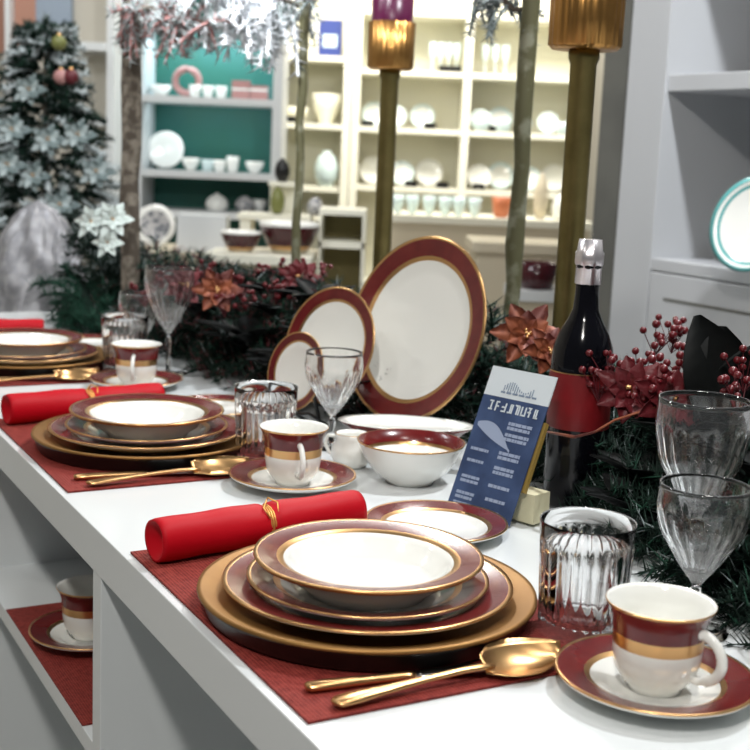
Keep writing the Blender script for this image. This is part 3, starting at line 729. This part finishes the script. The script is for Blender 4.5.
for k, (x, y, wh) in enumerate([(34, 176, 'low on the front left of the tree'), (12, 130, 'at the left edge of the tree'), (48, 140, 'at mid height of the tree'), (78, 135, 'on the right side of the tree'), (30, 90, 'in the upper half of the tree'), (96, 172, 'on the lower right of the tree'), (60, 205, 'just above the silver cloth'), (8, 165, 'lowest at the left edge of the tree')]):
    flower('frost', aty(x, y, TY-.23 if y > 120 else TY-.15), (rr.uniform(-.4, .4), -1, .2), 'pale frosted poinsettia '+wh, sc=.75)
flower('pale', aty(92, 222, 2.84), (-.2, -1, .4), 'pale poinsettia left of the post above the garland', sc=.5)
flower('pale', aty(113, 220, 2.74), (.2, -1, .5), 'pale poinsettia nearest the brown post above the garland', sc=.55)
flower('pale', aty(108, 243, 2.72), (.1, -1, .3), 'lower pale poinsettia beside the brown post', sc=.42)
for (x, y, mn, lb) in ((61, 77, 'pinkitem', 'dusty pink ball ornament on the upper tree'), (59, 43, 'greenitem', 'olive gold ball ornament near the tree top'), (71, 77, 'leafburg', 'dark burgundy ball ornament beside the pink one')):
    p = aty(x, y, TY-.14); g = MB(); g.ball(Vector((0, 0, 0)), .022, mn, 20, 12); g.lathe([(.006, .021, 'gold'), (.006, .028, 'gold'), (0, .028, 'gold')], 12)
    tag(g.build('ball_ornament', None, p), lb, 'ornament')
# plinth, silver cloth
pl = aty(-20, 300, 3.55)
zt = aty(40, 278, 3.5).z
plinth = thing('tree_plinth', 'pale grey plinth carrying the frosted tree', 'plinth', (-1.25, 3.85, 0))
MB().box((-.6, -.60, 0), (.38, .5, .80), 'greywhite').build('body', plinth)
MB().box((-.62, -.62, .80), (.40, .52, .8595), 'greywhite').build('top_slab', plinth)
g = MB(); nseg = 60; prof = []
cl = aty(38, 250, 3.38); r2 = random.Random(5)
zt2 = aty(40, 200, 3.38).z
for i in range(13):
    t = i/12; prof.append((.125*max(0, 1-t**2.6)**.55*(1-.25*t), t*(zt2-.862), 'silvercloth'))
prof[-1] = (0, zt2-.862+.002, 'silvercloth')
g.lathe([(0, 0, 'silvercloth')]+prof, nseg, None, lambda a, z, r: 1+.10*math.sin(a*7+z*24)+.06*math.sin(a*17-z*40)+.05*math.sin(z*70+a*3), 1.15, 1)
tag(g.build('silver_cloth', None, (cl.x, cl.y, .8605)), 'crumpled silver grey cloth bundle gathered below the frosted tree', 'cloth')
# garland at far left falling over the counter
garland('fern_branch', 'green fern like branch hanging at the far end of the counter', [aty(78, 285, 3.0), aty(95, 325, 2.85), aty(100, 345, 2.8)], .09, .05, 70, [('needle2', .7), ('needle', .3)], 8, .03, .07)
garland('pine_branch', 'dark pine branch hanging beside the brown post', [aty(85, 240, 3.05), aty(110, 260, 3.0), aty(125, 290, 2.9)], .08, .05, 110, [('needle', .8), ('greyfrost', .2)], 9, .026, .08)

# ================================================================ RIGHT CABINET (front parallel to the counter)
CU1, CV = 1.80, 1.72; CU0 = -.6
cb = thing('wall_cabinet', 'white wall cabinet with open niches and drawer at the right', 'cabinet', W(.6, CV+.2, 0), ANG)
bpy.context.view_layer.update()
def kbox(name, u0, v0, z0, u1, v1, z1, mn='cabinetwhite', par=None):
    o = MB().box((u0, -v1, z0), (u1, -v0, z1), mn, T0).build(name); bv = o.modifiers.new('bevel', 'BEVEL'); bv.width = .002; bv.segments = 2
    o.parent = par or cb; bpy.context.view_layer.update(); o.matrix_parent_inverse = (par or cb).matrix_world.inverted(); return o
zs = .0
zN = 1.105; zS = 1.512
kbox('stile', CU1-.142, CV, 0, CU1, CV+.42, 2.7, 'cabinetwhite')
kbox('back_panel', CU0, CV+.40, zN, CU1-.142, CV+.42, 2.7, 'cabinetshade')
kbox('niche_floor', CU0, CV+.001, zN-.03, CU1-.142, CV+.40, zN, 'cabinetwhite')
kbox('shelf', CU0, CV+.01, zS, CU1-.142, CV+.40, zS+.04, 'cabinetwhite')
kbox('shelf', CU0, CV+.01, 1.96, CU1-.142, CV+.40, 2.0, 'cabinetwhite')
kbox('carcass', CU0, CV+.02, 0, CU1-.142, CV+.42, zN-.03)
dr = kbox('drawer', .55, CV-.0, .72, CU1-.145, CV+.018, zN-.034, 'cabinetwhite')
kbox('finger_groove', .95, CV-.0015, 1.005, 1.60, CV+.001, 1.013, 'pillar', dr)
o = MB().lathe([(0, 0, 'paleblue'), (.03, 0, 'paleblue'), (.06, .004, 'paleblue'), (.105, .016, 'tealrim'), (.108, .018, 'tealrim'), (.098, .0165, 'china'), (.092, .013, 'tealrim'), (.085, .011, 'china'), (.06, .006, 'china'), (0, .005, 'china')], 64).build('display_plate')
p = aty(757, 222, 2.75)
nrm = Vector((-.75, -.62, .25)); o.rotation_euler = nrm.to_track_quat('Z', 'Y').to_euler(); o.location = (p.x, p.y, zN+.108)
tag(o, 'white plate with teal rim leaning in the right cabinet niche', 'plate')

# ================================================================ BACKGROUND SHELVES
def shelfunit(label, name, x0, x1, Y, ztop, zbot, rows, cols, dep, frame, back, mnb='cream'):
    t = thing(name, label, 'shelves', ((x0+x1)/2, Y+dep/2, 0)); L = t.location
    def b(nm, a0, a1, m): 
        return MB().box(Vector(a0)-L, Vector(a1)-L, m).build(nm, t)
    b('back_panel', (x0, Y+dep-.02, zbot), (x1, Y+dep, ztop), back)
    for c in cols: b('upright', (c-.022, Y, 0), (c+.022, Y+dep-.021, ztop), frame)
    cs = sorted(cols)
    for a, c in zip(cs[:-1], cs[1:]):
        for z in rows: b('shelf_board', (a+.0225, Y+.005, z-.03), (c-.0225, Y+dep-.021, z), frame)
    return t
BY = 7.2
X = lambda px, Y: aty(px, 150, Y).x
Zp = lambda px, py, Y: aty(px, py, Y).z
cols = [X(278, BY), X(354, BY), X(464, BY), X(582, BY)]
r_main = [Zp(410, 187, BY), Zp(410, 128, BY), Zp(410, 70, BY), Zp(410, 10, BY)]
shelfunit('wide cream shelf wall with rows of small displayed plates', 'display_shelves', cols[1], cols[-1], BY, 2.6, 0, [.6]+r_main, cols[1:], .38, 'cream', 'cream')
r_left = [Zp(310, 215, BY), Zp(310, 123, BY), Zp(310, 55, BY)]
shelfunit('narrow cream shelf bay right of the teal shelves', 'display_shelves', cols[0], cols[1]-.05, BY, 2.6, 0, r_left, [cols[0], cols[1]-.05], .38, 'cream', 'cream')
# items on the main shelves
def splate_mb(R, m='china', r='china'):
    return MB().lathe([(0, 0, m), (R*.6, .002, m), (R, .012, r), (R*.97, .014, r), (R*.72, .008, m), (0, .005, m)], 32)
sp = {}
def small_plate(px, py, Y, R, label, m='china', r='china', group=None, zrow=None):
    P = aty(px, py, Y); key = (R, m, r)
    if key in sp: o = sp[key].copy(); C.objects.link(o)
    else: o = splate_mb(R, m, r).build('display_plate'); sp[key] = o
    z = (zrow+R*1.0+.003) if zrow else P.z
    o.location = (P.x, Y, z); o.rotation_euler = Vector((0, -1, .22)).to_track_quat('Z', 'Y').to_euler()
    tag(o, label, 'plate', group)
    return o
tk = None
def ticket(px, Y, z, label):
    global tk
    if tk is None: tk = MB().box((-.035, -.004, 0), (.035, .004, .035), 'black').build('price_block'); o = tk
    else: o = tk.copy(); C.objects.link(o)
    o.location = (X(px, Y), Y-.12, z+.0005); tag(o, label, 'price stand')
YS = BY+.16
ordn = ['leftmost', 'second from left', 'third from left', 'fourth from left', 'fifth from left', 'sixth from left', 'seventh from left']
for row, zr, xs, R in (('lower', r_main[0], [380, 410, 438, 489, 511, 540, 566], .076), ('middle', r_main[1], [379, 401, 428, 487, 507, 556], .068)):
    for k, x in enumerate(xs):
        m, r = ('china', 'china')
        if row == 'lower' and k in (1, 4, 5): r = 'paleblue'
        if row == 'middle': m, r = ('china', 'paleblue')
        small_plate(x, 0, YS+ (.0 if k % 2 else .05), R*(1.05 if k % 2 == 0 else .92), 'small round white plate, %s on the %s shelf of the cream shelf wall' % (ordn[k], row), m, r, None, zr)
for x, zr, n in ((412, r_main[0], 'second'), (443, r_main[0], 'third'), (479, r_main[0], 'fourth')):
    ticket(x, YS, zr, 'small black price block on the lower shelf by the %s plate' % n)
for x in (367, 428, 492): ticket(x, YS, r_main[1], 'small black price block on the middle shelf, %s' % {367: 'left end', 428: 'first bay right', 492: 'second bay'}[x])
# glasses on top row
def tinyglass(px, Y, z, label, grp):
    key = 'tg'
    if key not in protos:
        protos[key] = MB().lathe([(0, 0, 'paleblue'), (.02, 0, 'paleblue'), (.004, .008, 'paleblue'), (.004, .07, 'paleblue'), (.020, .10, 'paleblue'), (.022, .17, 'paleblue'), (.020, .17, 'paleblue'), (.017, .10, 'paleblue'), (0, .08, 'paleblue')], 20).build('stem_glass'); o = protos[key]
    else: o = protos[key].copy(); C.objects.link(o)
    o.location = (X(px, Y), Y, z+.0005); tag(o, label, 'glass', grp)
for k, x in enumerate((428, 436, 444, 452)): tinyglass(x, YS, r_main[2], 'pale stemmed glass on the upper cream shelf, %s of the left four' % ordn[k], 'stemmed glasses on the upper cream shelf')
for k, x in enumerate((480, 490, 500)): tinyglass(x, YS, r_main[2], 'pale stemmed glass in the second bay of the shelf wall, %s' % ordn[k], 'stemmed glasses in the second bay')
for x in (440, 450): ticket(x, YS+.0, r_main[2], 'black price block in front of the stemmed glasses, %s' % ('left' if x == 440 else 'right'))
def jar(name, px, py_base, Y, r, h, m, label, cat, zr=None, prof=None):
    z = zr if zr is not None else Zp(px, py_base, Y)
    pf = prof or [(0, 0), (.55, 0), (.95, .25), (1, .55), (.7, .85), (.35, .92), (.35, 1), (0, 1)]
    o = MB().lathe([(a*r, b*h, m) for a, b in pf], 28).build(name); o.location = (X(px, Y), Y, z+.0005); tag(o, label, cat); return o
bowlp = [(0, 0), (.4, 0), (.45, .05), (.85, .5), (1, 1), (.94, 1), (.8, .5), (.4, .12), (0, .1)]
cupp = [(0, 0), (.6, 0), (.8, .2), (.9, .6), (1, 1), (.93, 1), (.8, .5), (.5, .15), (0, .12)]
jar('bowl', 296, 0, YS, .065, .09, 'cream', 'pale bowl on the upper left of the narrow cream bay', 'bowl', r_left[1], bowlp)
jar('serving_bowl', 325, 0, YS, .085, .17, 'cream', 'tall pale serving bowl in the narrow cream bay', 'bowl', r_left[1], bowlp)
ticket(292, YS, r_left[1], 'black price block in the narrow cream bay')
jar('glass_vase', 327, 0, YS-.1, .070, .20, 'paleblue', 'pale aqua round vase in the narrow cream bay', 'vase', Zp(329, 186, YS))
shz = Zp(329, 186, YS)
MBs = MB().box((cols[0]+.03, BY+.01, shz-.03), (cols[1]-.08, BY+.35, shz), 'cream').build('shelf_board'); tag(MBs, 'loose cream shelf board under the aqua vase', 'board')
o = MB().box((-.065, -.06, 0), (.065, .06, .20), 'blueitem').box((-.04, -.0615, .05), (.04, -.06, .12), 'paleblue').build('gift_box', None, (X(327, YS), YS-.05, r_left[2]+.0005)); tag(o, 'deep blue gift box on top shelf of the narrow cream bay', 'box')
for k, x in enumerate((478, 500, 520, 560)): jar('coffee_cup', x, 0, YS-.02, .05, .07, 'paleblue', 'small pale cup on the middle cream shelf, %s of four' % ['first', 'second', 'third', 'last'][k], 'cup', Zp(x, 187, BY) if False else r_main[1], cupp).location.y -= .10

# low counters in front of the shelves
def counter(name, label, x0, x1, Y, yt, mtop, mbody, dep=.5, px=None):
    z = Zp((x0+x1)/2, yt, Y); a, b = X(x0, Y), X(x1, Y)
    t = thing(name, label, 'counter', ((a+b)/2, Y+dep/2, 0)); hw = (b-a)/2
    MB().box((-hw, -dep/2, z-.035), (hw, dep/2, z), mtop).build('counter_top', t)
    MB().box((-hw+.02, -dep/2+.02, 0), (hw-.02, dep/2-.02, z-.0355), mbody).build('body', t)
    return z
z1 = counter('display_table', 'cream display counter with glassware in front of the cream shelves', 392, 600, 6.0, 219, 'cream', 'beige')
for k, x in enumerate((400, 415, 432, 448, 462, 478)):
    jar('glass_bowl', x, 0, 6.15, .034, .09, 'paleblue', 'pale glass bowl in the row on the cream counter, %s' % ordn[k], 'bowl', z1, bowlp)
z2 = counter('display_table', 'beige display stand right of the biggest plate', 478, 600, 4.6, 245, 'beige', 'beige', .4)
z3 = counter('display_table', 'low beige stand under the dark tapered bowl', 520, 575, 4.2, 292, 'greywhite', 'beige', .25)
jar('dark_bowl', 545, 0, 4.3, .075, .09, 'darkwine', 'dark burgundy tapered bowl seen between the post and gold holder', 'bowl', z3, [(0, 0), (.7, 0), (.75, .02), (1, 1), (.95, 1), (.7, .1), (0, .08)])
jar('orange_pot', 505, 0, 6.15, .05, .10, 'orange', 'small orange pot on the cream counter by the mossy post', 'pot', z1, cupp)
jar('white_jar', 566, 0, 6.15, .05, .13, 'china', 'white lidded jar on the cream counter beside the gold holder', 'jar', z1)
jar('tan_vase', 544, 0, 6.2, .035, .22, 'beige', 'slim tan vase on the cream counter', 'vase', z1)

# teal shelves
QY = 5.8
tx0, tx1 = X(137, QY), X(276, QY)
rt = [Zp(205, 212, QY), Zp(205, 172, QY), Zp(205, 97, QY), Zp(205, 20, QY)]
shelfunit('teal backed display shelves with white crockery', 'teal_shelves', tx0, tx1, QY, 2.5, 0, rt, [tx0, tx1], .34, 'greywhite', 'teal')
lamp('teal_shelf_strip', 'AREA', ((tx0+tx1)/2, QY+.12, rt[3]-.04), 3.2, .5, (.75, .93, 1), aim=((tx0+tx1)/2, QY+.3, rt[2]), sy=.04)
lamp('teal_shelf_strip', 'AREA', ((tx0+tx1)/2, QY+.10, rt[2]-.035), 1.0, .5, (.8, .95, 1), aim=((tx0+tx1)/2, QY+.25, rt[1]), sy=.04)
QS = QY+.14
small_plate(168, 0, QS+.06, .088, 'large white plate standing on the middle teal shelf', zrow=rt[1])
jar('bowl', 191, 0, QS, .043, .06, 'china', 'white bowl on the middle teal shelf', 'bowl', rt[1], bowlp)
for k, x in enumerate((208, 220, 233)): jar('coffee_cup', x, 0, QS, .032, .055 if k < 2 else .075, 'china' if k else 'paleblue', 'white cup on the middle teal shelf, %s of three' % ['left', 'centre', 'right'][k], 'cup', rt[1], cupp)
jar('bowl', 255, 0, QS, .045, .055, 'china', 'pale bowl at the right end of the middle teal shelf', 'bowl', rt[1], bowlp)
jar('bowl', 160, 0, QS, .052, .05, 'china', 'low white bowl on the upper teal shelf', 'bowl', rt[2], bowlp)
g = MB(); g.tube([Vector((.055*math.cos(a*PI/10), 0, .055*math.sin(a*PI/10)+.06)) for a in range(21)], .016, 'pinkitem', 8, False)
tag(g.build('ring_vase', None, (X(186, QS), QS, rt[2]+.013)), 'dusty pink ring shaped vase on the upper teal shelf', 'vase')
for k, x in enumerate((194, 207, 220)): jar('coffee_cup', x, 0, QS-.04, .028, .055, 'china', 'white cup on the upper teal shelf, %s of three' % ['left', 'centre', 'right'][k], 'cup', rt[2], cupp)
for k, x in enumerate((240, 258)):
    o = MB().box((-.04, -.04, 0), (.04, .04, .085-.02*k), 'pinkitem').box((-.041, -.041, .04), (.041, .041, .05), 'china').build('gift_box', None, (X(x, QS), QS, rt[2]+.0005)); tag(o, 'pink gift box on the upper teal shelf, %s of two' % ('taller' if k == 0 else 'shorter'), 'box')
jar('lidded_dish', 218, 0, QS-.02, .055, .085, 'china', 'white domed dish on the lowest teal shelf', 'dish', rt[0], [(0, 0), (.7, 0), (1, .3), (.9, .6), (.5, .85), (.15, .9), (.15, 1), (0, 1)])
jar('teapot', 246, 0, QS-.02, .045, .075, 'blossom', 'small patterned pot on the lowest teal shelf', 'pot', rt[0])
jar('bowl', 261, 0, QS+.05, .035, .06, 'china', 'white bowl right of the patterned pot', 'bowl', rt[0], bowlp)
# nearer dresser with blossom plate, white box, vases
NY = 4.9
zt4 = Zp(190, 249, NY)
t = thing('display_table', 'beige display table below the teal shelves', 'table', (X(230, NY), NY, 0))
hw = (X(318, NY)-X(142, NY))/2
MB().box((-hw, -.2, zt4-.03), (hw, .25, zt4), 'beige').build('table_top', t)
MB().box((-hw+.02, -.18, 0), (hw-.02, .23, zt4-.031), 'beige').build('body', t)
o = small_plate(158, 0, NY, .082, 'white plate with grey blossom pattern beside the pale box', 'blossom', 'china', None, zt4)
o = MB().box((-.092, -.07, 0), (.092, .07, .138), 'greywhite').build('display_box', None, (X(207, NY), NY-.05, zt4+.0005)); tag(o, 'plain pale grey box on the display table', 'box')
def bowlband(px, Y, r, zb, label):
    o = MB().lathe([(0, 0, 'beige'), (r*.55, 0, 'beige'), (r*.6, r*.12, 'gold'), (r*.72, r*.24, 'darkwine'), (r*.98, r*.86, 'china'), (r, r*.98, 'china'), (r*.94, r*.98, 'china'), (r*.7, r*.5, 'china'), (r*.4, r*.1, 'china'), (0, r*.1, 'china')], 40).build('banded_bowl', None, (X(px, Y), Y, zb+.0005))
    tag(o, label, 'bowl')
bowlband(292, 4.55, .112, Zp(297, 253, 4.55), 'large burgundy banded bowl behind the garland, in front of the vases')
zz = Zp(297, 253, 4.55)
st = thing('display_table', 'cream stand under the burgundy banded bowls', 'stand', (X(275, 4.5), 4.5, 0))
MB().box((-.22, -.15, zz-.03), (.15, .15, zz), 'cream').build('stand_top', st); MB().box((-.20, -.13, 0), (.13, .13, zz-.031), 'beige').build('body', st)
bowlband(243, 4.5, .075, zz, 'smaller burgundy banded bowl left of the large one')
jar('olive_vase', 279, 0, NY-.02, .028, .105, 'greenitem', 'small olive vase right of the teal shelves', 'vase', Zp(279, 214, NY), None)
jar('dark_figurine', 283, 0, NY+.02, .03, .09, 'black', 'small dark ornament above the olive vase', 'ornament', Zp(283, 182, NY))
pd = Zp(279, 214, NY)
o = MB().box((-.16, -.1, pd-.02), (.12, .1, pd), 'cream').box((-.15, -.09, zt4+.001), (-.11, .09, pd-.02), 'cream').box((.07, -.09, zt4+.001), (.11, .09, pd-.02), 'cream').build('riser', None, (X(283, NY), NY, 0)); tag(o, 'cream riser shelf under the olive vase', 'riser')
pe = Zp(283, 182, NY)
o = MB().box((-.05, -.05, pe-.015), (.05, .06, pe), 'cream').box((-.05, .04, pd+.001), (.05, .06, pe-.015), 'cream').build('riser', None, (X(283, NY), NY+.02, 0)); tag(o, 'small cream step under the dark ornament', 'riser')
jar('patterned_jar', 317, 0, NY, .032, .07, 'blossom', 'small patterned jar above the large banded bowl', 'jar', pd)
# wooden cube shelves right of the bowls
cu = thing('cube_shelves', 'tan and cream cube shelves left of the biggest plate', 'shelves', (X(346, 4.7), 4.7, 0))
za, zbb, zc_ = Zp(346, 214, 4.7), Zp(346, 243, 4.7), Zp(346, 300, 4.7)
MB().box((-.075, .10, 0), (.075, .13, za), 'tan').build('back_panel', cu)
MB().box((-.085, -.12, zbb-.012), (.085, .13, zbb+.012), 'cream').build('shelf_board', cu)
MB().box((-.085, -.12, za), (.085, .13, za+.02), 'cream').build('top_board', cu)
for s in (-1, 1): MB().box((s*.08-.006, -.12, 0), (s*.08+.006, .099, za-.0005), 'cream').build('side_panel', cu)

# ---------------------------------------------------------------- left background
def wbox(name, x0, x1, y0, y1, Y, d, mn, label, cat):
    a, b = X(x0, Y), X(x1, Y); z0, z1 = Zp((x0+x1)/2, y1, Y), Zp((x0+x1)/2, y0, Y)
    o = MB().box((a, Y, z0), (b, Y+d, z1), mn).build(name); tag(o, label, cat); return o
def lbox(name, a0, a1, mn, par): return MB().box(Vector(a0)-par.location, Vector(a1)-par.location, mn).build(name, par)
LY = 5.6
dv = thing('room_divider', 'cream panelled divider with shelf behind the frosted tree', 'divider', (-1.5, LY, 0))
lbox('panel', (X(-60, LY), LY+.1, 0), (X(111, LY), LY+.14, 2.7), 'wall', dv)
lbox('white_post', (X(109, LY), LY-.06, 0), (X(116, LY), LY+.14, 2.7), 'white', dv)
lbox('white_post', (X(7, LY), LY-.02, 0), (X(12, LY), LY+.099, 2.7), 'white', dv)
lbox('shelf_board', (X(78, LY), LY-.1, Zp(95, 52, LY)), (X(108.8, LY), LY+.099, Zp(95, 44, LY)), 'white', dv)
lbox('shelf_board', (X(78, LY), LY-.1, Zp(95, 126, LY)), (X(108.8, LY), LY+.099, Zp(95, 121, LY)), 'white', dv)
lbox('salmon_panel', (X(-50, LY), LY+.05, Zp(10, 52, LY)), (X(6.8, LY), LY+.099, 2.6), 'salmon', dv)
lbox('salmon_panel', (X(12.2, LY), LY+.05, Zp(10, 52, LY)), (X(33, LY), LY+.099, 2.6), 'salmon', dv)
lbox('blue_panel', (X(33.2, LY), LY+.05, Zp(50, 28, LY)), (X(68, LY), LY+.099, 2.6), 'bluegrey', dv)
